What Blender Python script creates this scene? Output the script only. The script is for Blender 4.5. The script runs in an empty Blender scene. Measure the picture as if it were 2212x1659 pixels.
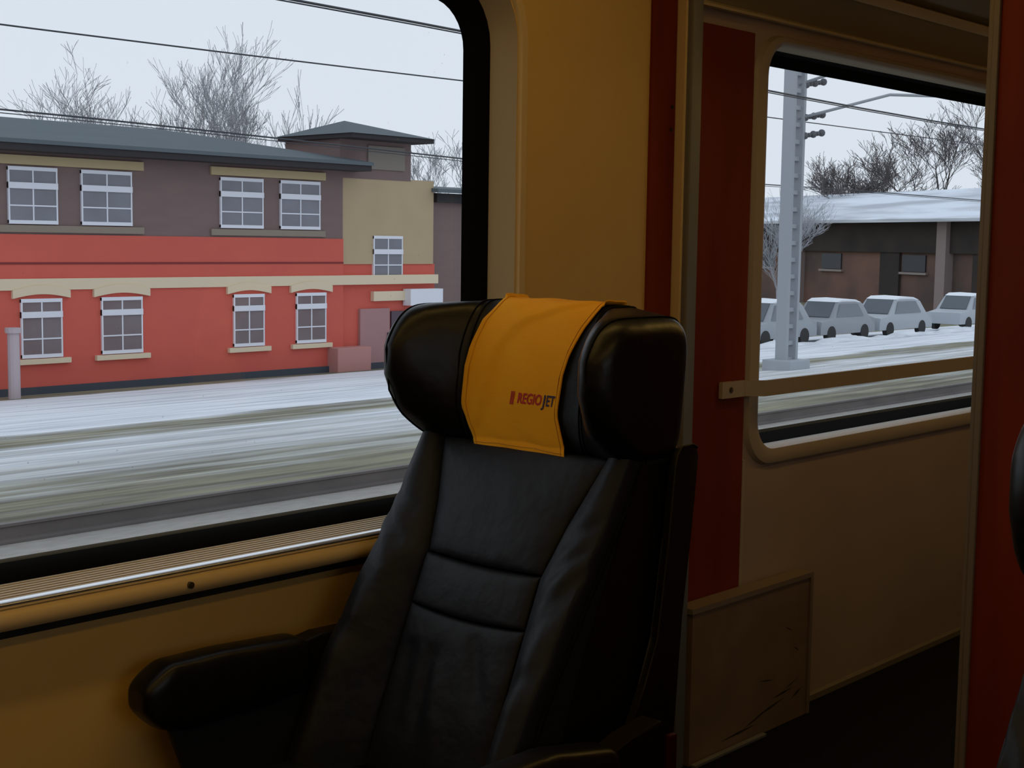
import bpy, bmesh, math, random
from mathutils import Vector, Matrix
sc = bpy.context.scene
COL = sc.collection
PI = math.pi
random.seed(7)

# ------------------------------------------------------------------ colour / materials
def lin(c):
    return tuple(((v/255)/12.92 if v/255 <= .04045 else ((v/255+.055)/1.055)**2.4) for v in c)

def mat(name, col, rough=.5, metal=0, spec=.5, noise=None, bump=None, stretch=(1,1,1), coat=0):
    """col linear rgb; noise=(scale, amount, colour2); bump=(scale,strength)"""
    m = bpy.data.materials.new(name); m.use_nodes = True
    nt = m.node_tree; b = nt.nodes['Principled BSDF']
    b.inputs['Base Color'].default_value = (*col, 1)
    b.inputs['Roughness'].default_value = rough
    b.inputs['Metallic'].default_value = metal
    b.inputs['Specular IOR Level'].default_value = spec
    if coat: b.inputs['Coat Weight'].default_value = coat
    tc = nt.nodes.new('ShaderNodeTexCoord'); mp = nt.nodes.new('ShaderNodeMapping')
    mp.inputs['Scale'].default_value = stretch
    nt.links.new(tc.outputs['Object'], mp.inputs['Vector'])
    if noise:
        n = nt.nodes.new('ShaderNodeTexNoise'); n.inputs['Scale'].default_value = noise[0]
        n.inputs['Detail'].default_value = 6
        r = nt.nodes.new('ShaderNodeValToRGB')
        r.color_ramp.elements[0].position = .5-noise[1]/2; r.color_ramp.elements[1].position = .5+noise[1]/2
        r.color_ramp.elements[0].color = (*col, 1); r.color_ramp.elements[1].color = (*noise[2], 1)
        nt.links.new(mp.outputs[0], n.inputs['Vector']); nt.links.new(n.outputs['Fac'], r.inputs[0])
        nt.links.new(r.outputs[0], b.inputs['Base Color'])
    if bump:
        n2 = nt.nodes.new('ShaderNodeTexNoise'); n2.inputs['Scale'].default_value = bump[0]; n2.inputs['Detail'].default_value = 4
        bp = nt.nodes.new('ShaderNodeBump'); bp.inputs['Strength'].default_value = bump[1]; bp.inputs['Distance'].default_value = bump[2] if len(bump) > 2 else .01
        nt.links.new(mp.outputs[0], n2.inputs['Vector']); nt.links.new(n2.outputs['Fac'], bp.inputs['Height'])
        nt.links.new(bp.outputs[0], b.inputs['Normal'])
    return m

def glass_mat(name, tint, gloss=.04, dirt=0):
    m = bpy.data.materials.new(name); m.use_nodes = True
    nt = m.node_tree; nt.nodes.clear()
    o = nt.nodes.new('ShaderNodeOutputMaterial'); mx = nt.nodes.new('ShaderNodeMixShader')
    t = nt.nodes.new('ShaderNodeBsdfTransparent'); g = nt.nodes.new('ShaderNodeBsdfGlossy')
    t.inputs[0].default_value = (*tint, 1); g.inputs['Roughness'].default_value = .02
    mx.inputs[0].default_value = gloss
    nt.links.new(t.outputs[0], mx.inputs[1]); nt.links.new(g.outputs[0], mx.inputs[2])
    last = mx
    if dirt:
        d = nt.nodes.new('ShaderNodeBsdfDiffuse'); d.inputs[0].default_value = (.6, .6, .6, 1)
        tc = nt.nodes.new('ShaderNodeTexCoord')
        v = nt.nodes.new('ShaderNodeTexVoronoi'); v.inputs['Scale'].default_value = 26
        r = nt.nodes.new('ShaderNodeValToRGB'); r.color_ramp.elements[0].position = .02; r.color_ramp.elements[1].position = .055
        r.color_ramp.elements[0].color = (dirt, dirt, dirt, 1); r.color_ramp.elements[1].color = (.0, .0, .0, 1)
        n = nt.nodes.new('ShaderNodeTexNoise'); n.inputs['Scale'].default_value = 3
        r2 = nt.nodes.new('ShaderNodeValToRGB'); r2.color_ramp.elements[0].position = .48; r2.color_ramp.elements[1].position = .62
        mu = nt.nodes.new('ShaderNodeMath'); mu.operation = 'MULTIPLY'
        m2 = nt.nodes.new('ShaderNodeMixShader')
        nt.links.new(tc.outputs['Object'], v.inputs['Vector']); nt.links.new(v.outputs['Distance'], r.inputs[0])
        nt.links.new(tc.outputs['Object'], n.inputs['Vector']); nt.links.new(n.outputs['Fac'], r2.inputs[0])
        nt.links.new(r.outputs[0], mu.inputs[0]); nt.links.new(r2.outputs[0], mu.inputs[1])
        nt.links.new(mu.outputs[0], m2.inputs[0]); nt.links.new(mx.outputs[0], m2.inputs[1]); nt.links.new(d.outputs[0], m2.inputs[2])
        last = m2
    nt.links.new(last.outputs[0], o.inputs['Surface'])
    return m

CREAM = mat('cream_laminate', (.62, .42, .135), .42, noise=(2.2, .5, (.58, .385, .12)), bump=(220, .05, .001))
CREAM3 = mat('grey_cream_profile', (.36, .30, .22), .45)
CREAM2 = mat('cream_profile', (.60, .45, .22), .35)
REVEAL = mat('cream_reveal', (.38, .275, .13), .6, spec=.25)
WOOD = mat('red_wood_laminate', (.205, .026, .004), .6, spec=.2, noise=(3.5, .55, (.11, .010, .003)), stretch=(3, 3, .45), bump=(60, .05, .001))
METAL = mat('brushed_aluminium', (.24, .25, .25), .5, metal=.6)
DMETAL = mat('dull_metal_profile', (.17, .135, .09), .5)
CHROME = mat('polished_nosing', (.85, .87, .9), .22, metal=.9)
RUBBER = mat('black_rubber', (.003, .003, .0028), .85, spec=.06)
GROOVE = mat('dark_groove', (.012, .011, .009), .8)
GREYWALL = mat('grey_beige_panel', (.38, .29, .22), .5, noise=(3, .5, (.33, .25, .195)))
SCUFF = mat('scuffed_panel', (.20, .135, .085), .5, noise=(9, .2, (.17, .115, .07)))
CEIL = mat('ceiling_panel', (.19, .15, .07), .6)
CEILS = mat('ceiling_lip', (.45, .36, .20), .5)
CARPET = mat('black_floor', (.004, .004, .004), .9, spec=.08, noise=(300, .4, (.010, .009, .008)))
LEATHER = mat('charcoal_leather', (.0088, .0108, .0148), .52, spec=.2, bump=(9, .5, .02), noise=(5, .5, (.0112, .0132, .0172)))
LEATHER_B = mat('black_leather', (.004, .004, .0042), .36, spec=.32, bump=(7, .35, .02))
PIPING = mat('seam_thread', (.003, .003, .003), .8, spec=.08)
SHELL = mat('black_plastic_shell', (.005, .005, .004), .42, spec=.3)
EDGE = mat('shell_edge_trim', (.016, .012, .006), .5, spec=.2)
CLOTH = mat('yellow_cloth', (.80, .36, .012), .85, spec=.15, noise=(9, .6, (.74, .325, .010)), bump=(420, .25, .0015))
CLOTH_ST = mat('cloth_stitch', (.50, .22, .008), .9)
TXT_R = mat('print_red', (.42, .012, .01), .8)
TXT_B = mat('print_navy', (.030, .020, .045), .8)
CAP = mat('grey_cap', (.16, .16, .15), .5)
REDP = mat('red_plastic', (.035, .002, .0012), .6, spec=.1)
SCREW = mat('screw_steel', (.12, .09, .05), .35, metal=.8)
GLASS = glass_mat('window_glass', (.95, .965, .97), .035, dirt=.35)

# ------------------------------------------------------------------ object helpers
def tag(o, label=None, cat=None, group=None, kind=None):
    if label: o['label'] = label
    if cat: o['category'] = cat
    if group: o['group'] = group
    if kind: o['kind'] = kind
    return o

def root(name, loc=(0, 0, 0), **k):
    o = bpy.data.objects.new(name, None); COL.objects.link(o); o.location = loc
    o.empty_display_size = .1
    return tag(o, **k)

def absloc(p):
    v = Vector((0, 0, 0))
    while p is not None:
        v += p.location; p = p.parent
    return v

def link(name, bm, m, parent=None, smooth=False, loc=None):
    """bm is in world coordinates; the mesh is stored relative to the parent (or to loc)."""
    base = absloc(parent) if parent is not None else Vector(loc) if loc is not None else Vector((0, 0, 0))
    bmesh.ops.recalc_face_normals(bm, faces=bm.faces)
    me = bpy.data.meshes.new(name)
    if base.length > 0: bmesh.ops.translate(bm, verts=bm.verts, vec=-base)
    bm.to_mesh(me); bm.free()
    for mm in (m if isinstance(m, (list, tuple)) else [m]): me.materials.append(mm)
    if smooth:
        for p in me.polygons: p.use_smooth = True
    o = bpy.data.objects.new(name, me); COL.objects.link(o)
    if parent is not None: o.parent = parent
    elif loc is not None: o.location = loc
    if smooth == 'auto':
        try: me.set_sharp_from_angle(angle=math.radians(38))
        except Exception: pass
    return o

def B(): return bmesh.new()

def box(bm, x0, x1, y0, y1, z0, z1, bev=0, seg=2, mi=0):
    vs = [bm.verts.new(p) for p in ((x0,y0,z0),(x1,y0,z0),(x1,y1,z0),(x0,y1,z0),(x0,y0,z1),(x1,y0,z1),(x1,y1,z1),(x0,y1,z1))]
    fs = [bm.faces.new([vs[i] for i in q]) for q in ((0,3,2,1),(4,5,6,7),(0,1,5,4),(1,2,6,5),(2,3,7,6),(3,0,4,7))]
    for f in fs: f.material_index = mi
    if bev:
        es = list({e for f in fs for e in f.edges})
        bmesh.ops.bevel(bm, geom=es, offset=bev, segments=seg, profile=.6, affect='EDGES')
    return vs

def prism(bm, pts, axis, a, b, bev=0):
    """polygon pts (2D) extruded along axis between a and b. axis 0: pts=(y,z) ; 1: (x,z); 2: (x,y)"""
    def mk(p, t):
        return (t, p[0], p[1]) if axis == 0 else (p[0], t, p[1]) if axis == 1 else (p[0], p[1], t)
    A = [bm.verts.new(mk(p, a)) for p in pts]; Bv = [bm.verts.new(mk(p, b)) for p in pts]
    n = len(pts); fs = [bm.faces.new(A), bm.faces.new(Bv[::-1])]
    for i in range(n): fs.append(bm.faces.new((A[i], A[(i+1) % n], Bv[(i+1) % n], Bv[i])))
    if bev:
        es = list({e for f in fs for e in f.edges})
        bmesh.ops.bevel(bm, geom=es, offset=bev, segments=2, profile=.6, affect='EDGES')

def tube(bm, pts, rad, n=8, cap=True):
    pts = [Vector(p) for p in pts]; rs = rad if isinstance(rad, (list, tuple)) else [rad]*len(pts)
    rings = []; up = Vector((0, 0, 1))
    d0 = (pts[1]-pts[0]).normalized()
    if abs(d0.dot(up)) > .95: up = Vector((1, 0, 0))
    for i, p in enumerate(pts):
        d = (pts[min(i+1, len(pts)-1)]-pts[max(i-1, 0)]).normalized()
        s = d.cross(up).normalized(); u = s.cross(d).normalized(); up = u
        rings.append([bm.verts.new(p+(s*math.cos(2*PI*k/n)+u*math.sin(2*PI*k/n))*rs[i]) for k in range(n)])
    for a, b in zip(rings, rings[1:]):
        for k in range(n): bm.faces.new((a[k], a[(k+1) % n], b[(k+1) % n], b[k]))
    if cap and n > 2:
        bm.faces.new(rings[0][::-1]); bm.faces.new(rings[-1])

def cyl(bm, c, axis, r, h, n=20):
    c = Vector(c); d = Vector([1 if i == axis else 0 for i in range(3)])*h/2
    tube(bm, [c-d, c+d], r, n)

def loft(bm, loops, closed_u=True, cap=False, closed_v=False):
    V = [[bm.verts.new(p) for p in L] for L in loops]
    n = len(loops[0]); m = n if closed_u else n-1
    pairs = list(zip(V, V[1:])) + ([(V[-1], V[0])] if closed_v else [])
    for a, b in pairs:
        for k in range(m):
            q = (a[k], a[(k+1) % n], b[(k+1) % n], b[k])
            try: bm.faces.new(q)
            except ValueError: pass
    if cap:
        bm.faces.new(V[0][::-1]); bm.faces.new(V[-1])
    return V

def rrect(x0, x1, z0, z1, r, y, n=8):
    pts = []
    for cx, cz, a0 in ((x1-r, z1-r, 0), (x0+r, z1-r, 90), (x0+r, z0+r, 180), (x1-r, z0+r, 270)):
        for k in range(n+1):
            a = math.radians(a0+90*k/n); pts.append((cx+r*math.cos(a), y, cz+r*math.sin(a)))
    return pts

def hole_panel(bm, X0, X1, Z0, Z1, hole, yin, yout):
    """flat panel X0..X1 x Z0..Z1 with the contour `hole` cut out, from y=yin to y=yout"""
    cx = sum(p[0] for p in hole)/len(hole); cz = sum(p[2] for p in hole)/len(hole)
    n = len(hole)//4
    outer = []
    cor = [(X1, Z1), (X0, Z1), (X0, Z0), (X1, Z0)]
    for i, p in enumerate(hole):
        q = i//n; k = i % n; h = (n-1)/2
        cX, cZ = cor[q]
        # half of each corner group lies on one side, the middle on the corner itself
        if k == int(h): outer.append((cX, cZ)); continue
        first = k < h
        if q == 0: outer.append((X1, p[2]) if first else (p[0], Z1))
        if q == 1: outer.append((p[0], Z1) if first else (X0, p[2]))
        if q == 2: outer.append((X0, p[2]) if first else (p[0], Z0))
        if q == 3: outer.append((p[0], Z0) if first else (X1, p[2]))
    o_in = [(a, yin, b) for a, b in outer]; o_out = [(a, yout, b) for a, b in outer]
    h_in = [(p[0], yin, p[2]) for p in hole]; h_out = [(p[0], yout, p[2]) for p in hole]
    loft(bm, [o_in, h_in, h_out, o_out], closed_v=True)

def smooth(t): t = max(0, min(1, t)); return t*t*(3-2*t)
def interp(tab, v):
    """tab: sorted list of (v, value)"""
    if v <= tab[0][0]: return tab[0][1]
    for (a, x), (b, y) in zip(tab, tab[1:]):
        if v <= b: return x+(y-x)*(v-a)/(b-a)
    return tab[-1][1]

# =================================================================== THE COACH SHELL
ZC = 2.12                                # near ceiling
H1 = rrect(.56, 2.076, .668, 1.760, .135, 0)
H2 = rrect(2.96, 4.75, .70, 1.725, .09, 0)
bm = B()
hole_panel(bm, -2.2, 2.60, 0, ZC, H1, 0, .13)
hole_panel(bm, 2.60, 6.4, 0, ZC, H2, 0, .13)
for f_ in bm.faces:
    if f_.calc_center_median().x > 2.6: f_.material_index = 1
tag(link('wall_left', bm, [CREAM, GREYWALL]), kind='structure')

# ---- window 1 (big saloon window)
w1 = root('window_1', (1.3, 0, 1.2), kind='structure')
bm = B()
loft(bm, [rrect(.56, 2.076, .668, 1.760, .135, .004), rrect(.552, 2.084, .667, 1.768, .143, -.007), rrect(.536, 2.100, .6665, 1.784, .157, -.007),
          rrect(.528, 2.106, .666, 1.790, .163, .0005)])
link('window_frame', bm, CREAM2, w1, 'auto')
bm = B()
loft(bm, [rrect(.5605, 2.0755, .6685, 1.7595, .135, -.001), rrect(.580, 2.059, .70, 1.742, .125, .06)])
link('window_reveal', bm, REVEAL, w1, 'auto')
bm = B()
loft(bm, [rrect(.580, 2.0595, .695, 1.7425, .125, .058), rrect(.598, 2.040, .712, 1.722, .11, .066), rrect(.618, 2.024, .724, 1.703, .095, .078), rrect(.622, 2.017, .730, 1.698, .09, .092), rrect(.60, 2.04, .71, 1.72, .09, .10)])
link('gasket', bm, RUBBER, w1, 'auto')
bm = B(); loft(bm, [rrect(.60, 2.04, .71, 1.72, .09, .094), rrect(.60, 2.04, .71, 1.72, .09, .100)], cap=True)
link('pane', bm, GLASS, w1)
SKY_GLINT = mat('sky_glint_strip', (.22, .26, .32), .5)  # added strip outside the glass; sky reflection is put into its blue-grey colour
bm = B(); prism(bm, [(.101, .70), (.101, .734), (.15, .722), (.15, .70)], 0, .62, 2.02)
link('sky_glint_strip', bm, SKY_GLINT, w1)
# ledge under the window with its grille, chrome nosing and rounded cream front
bm = B()
prof = [(.001, .640), (.001, .6985), (-.046, .6985), (-.052, .694), (-.055, .686), (-.055, .680), (-.052, .671), (-.044, .665), (-.02, .660), (.001, .658)]
prof = [(.001, .661), (.001, .696)]+[(-.040-.017*math.sin(math.radians(a)), .6795+.0165*math.cos(math.radians(a))) for a in range(0, 181, 15)]+[(-.02, .661)]
prism(bm, prof, 0, -.6, 2.45)
led = link('window_sill', bm, CREAM2, w1, 'auto')
bm = B()
pts = []
N = 7; ya, yb = .058, -.036; st = (ya-yb)/N
for k in range(N):
    y = ya-k*st
    pts += [(y, .7005), (y-.18*st, .7065), (y-.68*st, .7065), (y-.86*st, .7005)]
prism(bm, [(yb, .696), (ya, .696)]+pts+[(yb, .7005)], 0, .59, 2.05)
link('sill_grille', bm, mat('ribbed_grille', (.42, .33, .20), .45), led)
bm = B()
prism(bm, [(-.036, .696), (-.036, .7075), (-.040, .7090), (-.046, .7080), (-.0500, .7040), (-.0495, .7015), (-.046, .6965)], 0, -.6, 2.45)
link('chrome_nosing', bm, CHROME, led, 'auto')
bm = B()
cyl(bm, (1.262, -.0585, .681), 1, .0055, .006, 16); cyl(bm, (1.262, -.062, .681), 1, .0028, .003, 6)
link('screw', bm, SCREW, led, 'auto')
bm = B(); box(bm, -.6, 2.45, -.0025, 0, .640, .661)
tag(link('trim_1', bm, GROOVE), kind='structure')          # dark shadow gap under the ledge

# ---- wall strips around the partition end
bm = B(); box(bm, 2.508, 2.597, -.008, 0, 0, ZC, .0015)
ms = [WOOD, GROOVE]
for (px, pz) in ((2.583, 1.536), (2.582, 1.486)):
    cyl(bm, (px, -.009, pz), 1, .0042, .003, 10)
for f in bm.faces:
    if f.calc_center_median().x > 2.576 and abs(f.calc_center_median().z-1.51) < .035 and f.calc_center_median().y < -.0075 and f.calc_area() < 1e-4: f.material_index = 1
tag(link('trim_2', bm, ms), kind='structure')
bm = B(); box(bm, 2.600, 2.642, -.031, 0, 0, ZC, .003)
tag(link('trim_3', bm, CREAM2), kind='structure')
bm = B(); box(bm, 2.603, 2.640, -.049, -.031, 0, ZC, .004); 
tag(link('trim_4', bm, METAL, smooth='auto'), kind='structure')
# red laminate on the corridor wall
bm = B(); box(bm, 2.643, 2.915, -.007, 0, 0, 1.737, .001)
tag(link('trim_5', bm, WOOD), kind='structure')
bm = B(); box(bm, 2.915, 2.925, -.009, 0, 0, .70, .001)
tag(link('trim_6', bm, CREAM3), kind='structure')
bm = B(); box(bm, 2.926, 6.3, -.0035, 0, .012, .672)
tag(link('trim_7', bm, GREYWALL), kind='structure')        # grey-beige panel under the corridor window
# skirting rail along the corridor floor
bm = B(); prism(bm, [(0, 0), (0, .022), (-.006, .022), (-.012, .016), (-.012, 0)], 0, 3.21, 6.3)
tag(link('baseboard_left', bm, DMETAL), kind='structure')

# ---- window 2 (corridor window)
w2 = root('window_2', (3.8, 0, 1.2), kind='structure')
bm = B()
loft(bm, [rrect(2.983, 4.73, .723, 1.715, .075, .03), rrect(2.980, 4.733, .722, 1.718, .075, .004), rrect(2.974, 4.74, .716, 1.722, .08, -.010),
          rrect(2.956, 4.755, .698, 1.731, .092, -.017), rrect(2.930, 4.78, .680, 1.741, .11, -.012), rrect(2.922, 4.79, .675, 1.745, .115, .0), rrect(2.93, 4.785, .69, 1.74, .11, .03)], closed_v=True)
link('window_frame', bm, CREAM3, w2, 'auto')
bm = B()
loft(bm, [rrect(2.975, 4.735, .716, 1.722, .08, .028), rrect(3.0, 4.70, .742, 1.715, .085, .075), rrect(3.016, 4.69, .735, 1.688, .07, .092), rrect(2.99, 4.72, .70, 1.73, .07, .10)])
link('gasket', bm, RUBBER, w2, 'auto')
bm = B(); loft(bm, [rrect(2.99, 4.72, .70, 1.72, .07, .094), rrect(2.99, 4.72, .70, 1.72, .07, .100)], cap=True)
link('pane', bm, GLASS, w2)
bm = B(); prism(bm, [(.101, .71), (.101, .744), (.15, .732), (.15, .71)], 0, 3.03, 4.68)  # same added strip, sky reflection along the bottom of the corridor window
link('sky_glint_strip', bm, SKY_GLINT, w2)

# ---- corridor handrail
hr = root('handrail', (2.84, 0, .88), label='flat cream handrail running across the far window from its wall bracket', cat='handrail')
bm = B()
path = [(2.800, -.016), (2.898, -.018), (2.935, -.052), (6.2, -.052)]
top, bot = .901, .862
A = [(x, y-.004, top) for x, y in path]; A2 = [(x, y-.004, bot) for x, y in path]
A3 = [(x, y+.006, bot) for x, y in path]; A4 = [(x, y+.006, top) for x, y in path]
V = loft(bm, [A, A2, A3, A4], closed_u=False, closed_v=True)
bm.faces.new([v[0] for v in V]); bm.faces.new([v[-1] for v in V][::-1])
link('rail_bar', bm, CREAM3, hr)
bm = B(); box(bm, 2.803, 2.85, -.012, -.006, .862, .901, .001)
link('wall_bracket', bm, CREAM3, hr)
bm = B(); cyl(bm, (2.835, -.021, .881), 1, .0075, .003, 18); cyl(bm, (2.835, -.0232, .881), 1, .0045, .002, 6)
link('screw', bm, SCREW, hr, 'auto')

# ---- low scuffed cover in the corridor corner
kc = root('heater_cover', (2.9, -.03, 0), label='low scuffed beige wall cover standing below the dark red panel', cat='heater cover')
bm = B(); box(bm, 2.650, 3.176, -.056, -.009, .001, .368)
link('cover_panel', bm, SCUFF, kc)
bm = B()
prism(bm, [(2.644, .382), (3.190, .382), (3.190, .002), (3.177, .002), (3.177, .369), (2.644, .369)], 1, -.060, -.010)
link('edge_frame', bm, mat('cover_edge', (.19, .145, .11), .5), kc)
for (x, z, l, a, w) in ((2.98, .135, .07, -8, .004), (3.06, .085, .10, 5, .006), (3.00, .060, .14, 9, .007), (3.10, .100, .07, 15, .003), (3.12, .19, .03, -30, .004), (3.08, .25, .04, -25, .003), (2.86, .03, .16, 2, .006), (2.93, .045, .10, 12, .004), (3.13, .07, .05, 20, .008)):
    c, s = math.cos(math.radians(a)), math.sin(math.radians(a))
    P = []
    for (u, v) in ((-l/2, 0), (0, -w/2), (l/2, 0), (0, w/2)): P.append((x+u*c-v*s, -.0566, z+u*s+v*c))
    bm = B(); loft(bm, [P, [(p[0], -.0562, p[2]) for p in P]], cap=True)
    link('scuff_mark', bm, GROOVE, kc)
bm = B(); box(bm, 2.650, 2.96, -.075, -.061, .001, .007); link('floor_trim', bm, METAL, kc)

# ---- floor, ceiling, the wood partition, the rest of the shell
bm = B(); box(bm, -2.3, 6.4, -2.75, .13, -.06, 0); tag(link('floor', bm, CARPET), kind='structure')
bm = B(); box(bm, -2.3, 2.62, -2.75, .13, ZC, ZC+.06); box(bm, 2.62, 6.4, -2.75, .13, 2.03, ZC+.06)
tag(link('ceiling', bm, CEIL), kind='structure')
# sloping cove over the corridor window
bm = B(); prism(bm, [(0, 1.775), (-.020, 1.768), (-.030, 1.770), (-.030, 1.776), (-.022, 1.783), (0, 1.79)], 0, 2.643, 6.3)
tag(link('trim_8', bm, CEILS, smooth='auto'), kind='structure')
bm = B(); prism(bm, [(0, 1.79), (-.022, 1.783), (-.070, 1.862), (-.060, 2.03), (0, 2.03)], 0, 2.643, 6.3)
tag(link('trim_9', bm, CEIL), kind='structure')
bm = B(); prism(bm, [(-.060, 1.862), (-.078, 1.852), (-.084, 1.856), (-.092, 1.876), (-.080, 1.884), (-.06, 1.884)], 0, 2.643, 6.3)
tag(link('trim_10', bm, CEILS, smooth='auto'), kind='structure')
bm = B(); prism(bm, [(-.062, 1.884), (-.080, 1.884), (-.20, 1.955), (-.36, 1.995), (-.6, 2.01), (-.71, 2.012), (-.71, 2.03), (-.062, 2.03)], 0, 2.643, 6.3)
tag(link('trim_11', bm, CEIL, smooth='auto'), kind='structure')
# partition with the doorway beside the window wall
bm = B(); box(bm, 2.612, 2.640, -2.70, -.738, 0, ZC); box(bm, 2.612, 2.640, -.738, -.05, 1.98, ZC)
tag(link('wall_end', bm, WOOD), kind='structure')
bm = B(); box(bm, 2.606, 2.646, -.738, -.728, 0, 1.98, .002); box(bm, 2.603, 2.612, -.750, -.738, 0, 1.98, .002)
tag(link('trim_12', bm, DMETAL), kind='structure')
bm = B(); box(bm, 2.64, 6.4, -.80, -.76, 0, 2.03)
tag(link('wall_corridor', bm, GREYWALL), kind='structure')
bm = B(); box(bm, 6.3, 6.4, -2.75, .13, 0, ZC); tag(link('wall_far', bm, GREYWALL), kind='structure')
bm = B(); box(bm, -2.3, -2.2, -2.75, .13, 0, ZC); tag(link('wall_behind', bm, WOOD), kind='structure')
H3 = rrect(.2, 1.9, .75, 1.70, .12, 0)
bm = B(); hole_panel(bm, -2.3, 2.62, 0, ZC, H3, -2.69, -2.75); box(bm, 2.62, 6.4, -2.75, -2.69, 0, ZC)
tag(link('wall_right', bm, CREAM), kind='structure')
w3 = root('window_3', (1.05, -2.7, 1.2), kind='structure')
bm = B(); loft(bm, [rrect(.2, 1.9, .75, 1.70, .12, -2.685), rrect(.17, 1.93, .72, 1.73, .14, -2.675), rrect(.25, 1.85, .8, 1.65, .1, -2.73)], closed_v=True)
link('window_frame', bm, CREAM2, w3, 'auto')
bm = B(); loft(bm, [rrect(.2, 1.9, .75, 1.70, .12, -2.735), rrect(.2, 1.9, .75, 1.70, .12, -2.741)], cap=True)
link('pane', bm, GLASS, w3)
bm = B(); prism(bm, [(-2.69,0),(-2.3,0),(-2.3,.01),(-2.69,.01)], 0, -2.2, 2.6); bm.free()

# =================================================================== THE SEAT
YC = -.335
BX = [(.36, 1.492), (.411, 1.511), (.484, 1.541), (.619, 1.596), (.70, 1.631), (.80, 1.682), (.895, 1.729)]
def bx(z): return interp(BX, z)
INW = [(.36, .130), (.70, .130), (.78, .150), (.895, .192)]     # half width of the middle insert
def inw(z): return interp(INW, z)
FWD = [(.36, .085), (.54, .070), (.625, .048), (.736, .026), (.80, .014), (.895, .002)]

def patch(bm, yl, yr, z0f, z1f, xf, crown, thick, nu=26, nv=22, pw=5, edge=.014):
    """padded panel: front surface x = xf(y,z) - crown shape, tucked in at all edges"""
    G = []
    for j in range(nv+1):
        v = j/nv; v = .5-.5*math.cos(PI*v)
        row = []
        for i in range(nu+1):
            u = i/nu; u = .5-.5*math.cos(PI*u)
            zz = 0
            z = z0f(u)*(1-v)+z1f(u)*v
            y = yl(z)*(1-u)+yr(z)*u
            e = max(0, 1-abs(2*u-1)**pw*1)**.5*max(0, 1-abs(2*v-1)**(pw*1.6))**.5
            c = (1-(2*u-1)**2)*(1-(2*v-1)**2)
            row.append((xf(y, z)+edge*(1-e)-crown*c, y, z))
        G.append(row)
    V = loft(bm, G, closed_u=False)
    Bk = [[(xf(p[1], p[2])+thick, p[1], p[2]) for p in (G[0][0], G[0][-1])], [(xf(p[1], p[2])+thick, p[1], p[2]) for p in (G[-1][0], G[-1][-1])]]
    # skirt
    ring = [V[0][i] for i in range(nu+1)]+[V[j][nu] for j in range(1, nv+1)]+[V[nv][i] for i in range(nu-1, -1, -1)]+[V[j][0] for j in range(nv-1, 0, -1)]
    back = [bm.verts.new((v.co.x+thick, v.co.y, v.co.z)) for v in ring]
    n = len(ring)
    for k in range(n): bm.faces.new((ring[k], ring[(k+1) % n], back[(k+1) % n], back[k]))
    bm.faces.new(back)

def crease(y, z, segs):
    d = 0
    for (y0, z0, y1, z1, w, a) in segs:
        dx, dz = y1-y0, z1-z0; L2 = dx*dx+dz*dz
        t = max(0, min(1, ((y-y0)*dx+(z-z0)*dz)/L2))
        q = math.hypot(y-y0-t*dx, z-z0-t*dz)/w
        d += a*math.exp(-q*q)*math.sin(PI*min(1, max(0.08, t)))**.5
    return d

seat = root('train_seat', (1.3, YC, 0), label='black leather train seat beside the big window, yellow cloth over its headrest', cat='seat')
# --- backrest: three insert panels and two side bolsters
LOWC = [(-.30, .44, -.29, .57, .012, .010), (-.36, .40, -.31, .55, .018, -.007), (-.42, .50, -.37, .60, .014, .007), (-.25, .45, -.24, .57, .018, .007)]
bm = B(); patch(bm, lambda z: YC+inw(z)-.0015, lambda z: YC-inw(z)+.0015, lambda u: .702-.004*math.sin(PI*u), lambda u: .884, lambda y, z: bx(z), .008, .05)
link('upper_back_panel', bm, LEATHER, seat, True)
bm = B(); patch(bm, lambda z: YC+inw(z)-.0015, lambda z: YC-inw(z)+.0015, lambda u: .6205-.006*math.sin(PI*u), lambda u: .699-.004*math.sin(PI*u), lambda y, z: bx(z), .006, .05, nv=16, pw=7, edge=.009)
link('lumbar_panel', bm, LEATHER, seat, True)
bm = B(); patch(bm, lambda z: YC+inw(z)-.0015, lambda z: YC-inw(z)+.0015, lambda u: .36, lambda u: .6175-.006*math.sin(PI*u), lambda y, z: bx(z)+crease(y, z, LOWC), .006, .05, nu=40, nv=40, pw=7, edge=.009)
link('lower_back_panel', bm, LEATHER, seat, True)
BOLC = [(-.10, .80, -.17, .76, .010, .009), (-.10, .77, -.17, .71, .009, .009), (-.09, .735, -.15, .67, .010, .008), (-.10, .70, -.16, .63, .012, .006), (-.10, .60, -.18, .55, .014, .006)]
def bolster(sgn):
    bm = B()
    rows = []
    nz = 48
    for j in range(nz+1):
        z = .36+(.905-.36)*j/nz
        yi = YC+sgn*inw(z)*1.0
        yo = YC+sgn*(.232 if sgn > 0 else .238)
        f = interp(FWD, z); b = bx(z)
        row = []
        nn = 26
        for i in range(nn+1):
            u = i/nn
            # section: seam -> crest -> outer -> back along the side
            if u < .62:
                t = u/.62; y = yi+(yo-yi)*(t*.93); d = (.013*(1-min(1, t*7)**.5)) - f*smooth(t*1.25) - .012*math.sin(PI*min(1, t))
            elif u < .80:
                a = (u-.62)/.18*PI/2; y = yi+(yo-yi)*(.93)+ (yo-yi)*.07*math.sin(a); d = -f + .03*(1-math.cos(a))
            else:
                t = (u-.80)/.20; y = yo; d = -f+.03+t*(.085+f*.6)
            y_, z_ = y, z
            cz = crease(y if sgn > 0 else 2*YC-y, z, BOLC)
            row.append((b+d+cz*(1 if u < .7 else 0), y, z))
        row.append((b+.10, yi, z))
        rows.append(row)
    loft(bm, rows, closed_u=True, cap=True)
    return link('side_bolster', bm, LEATHER, seat, 'auto')
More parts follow.
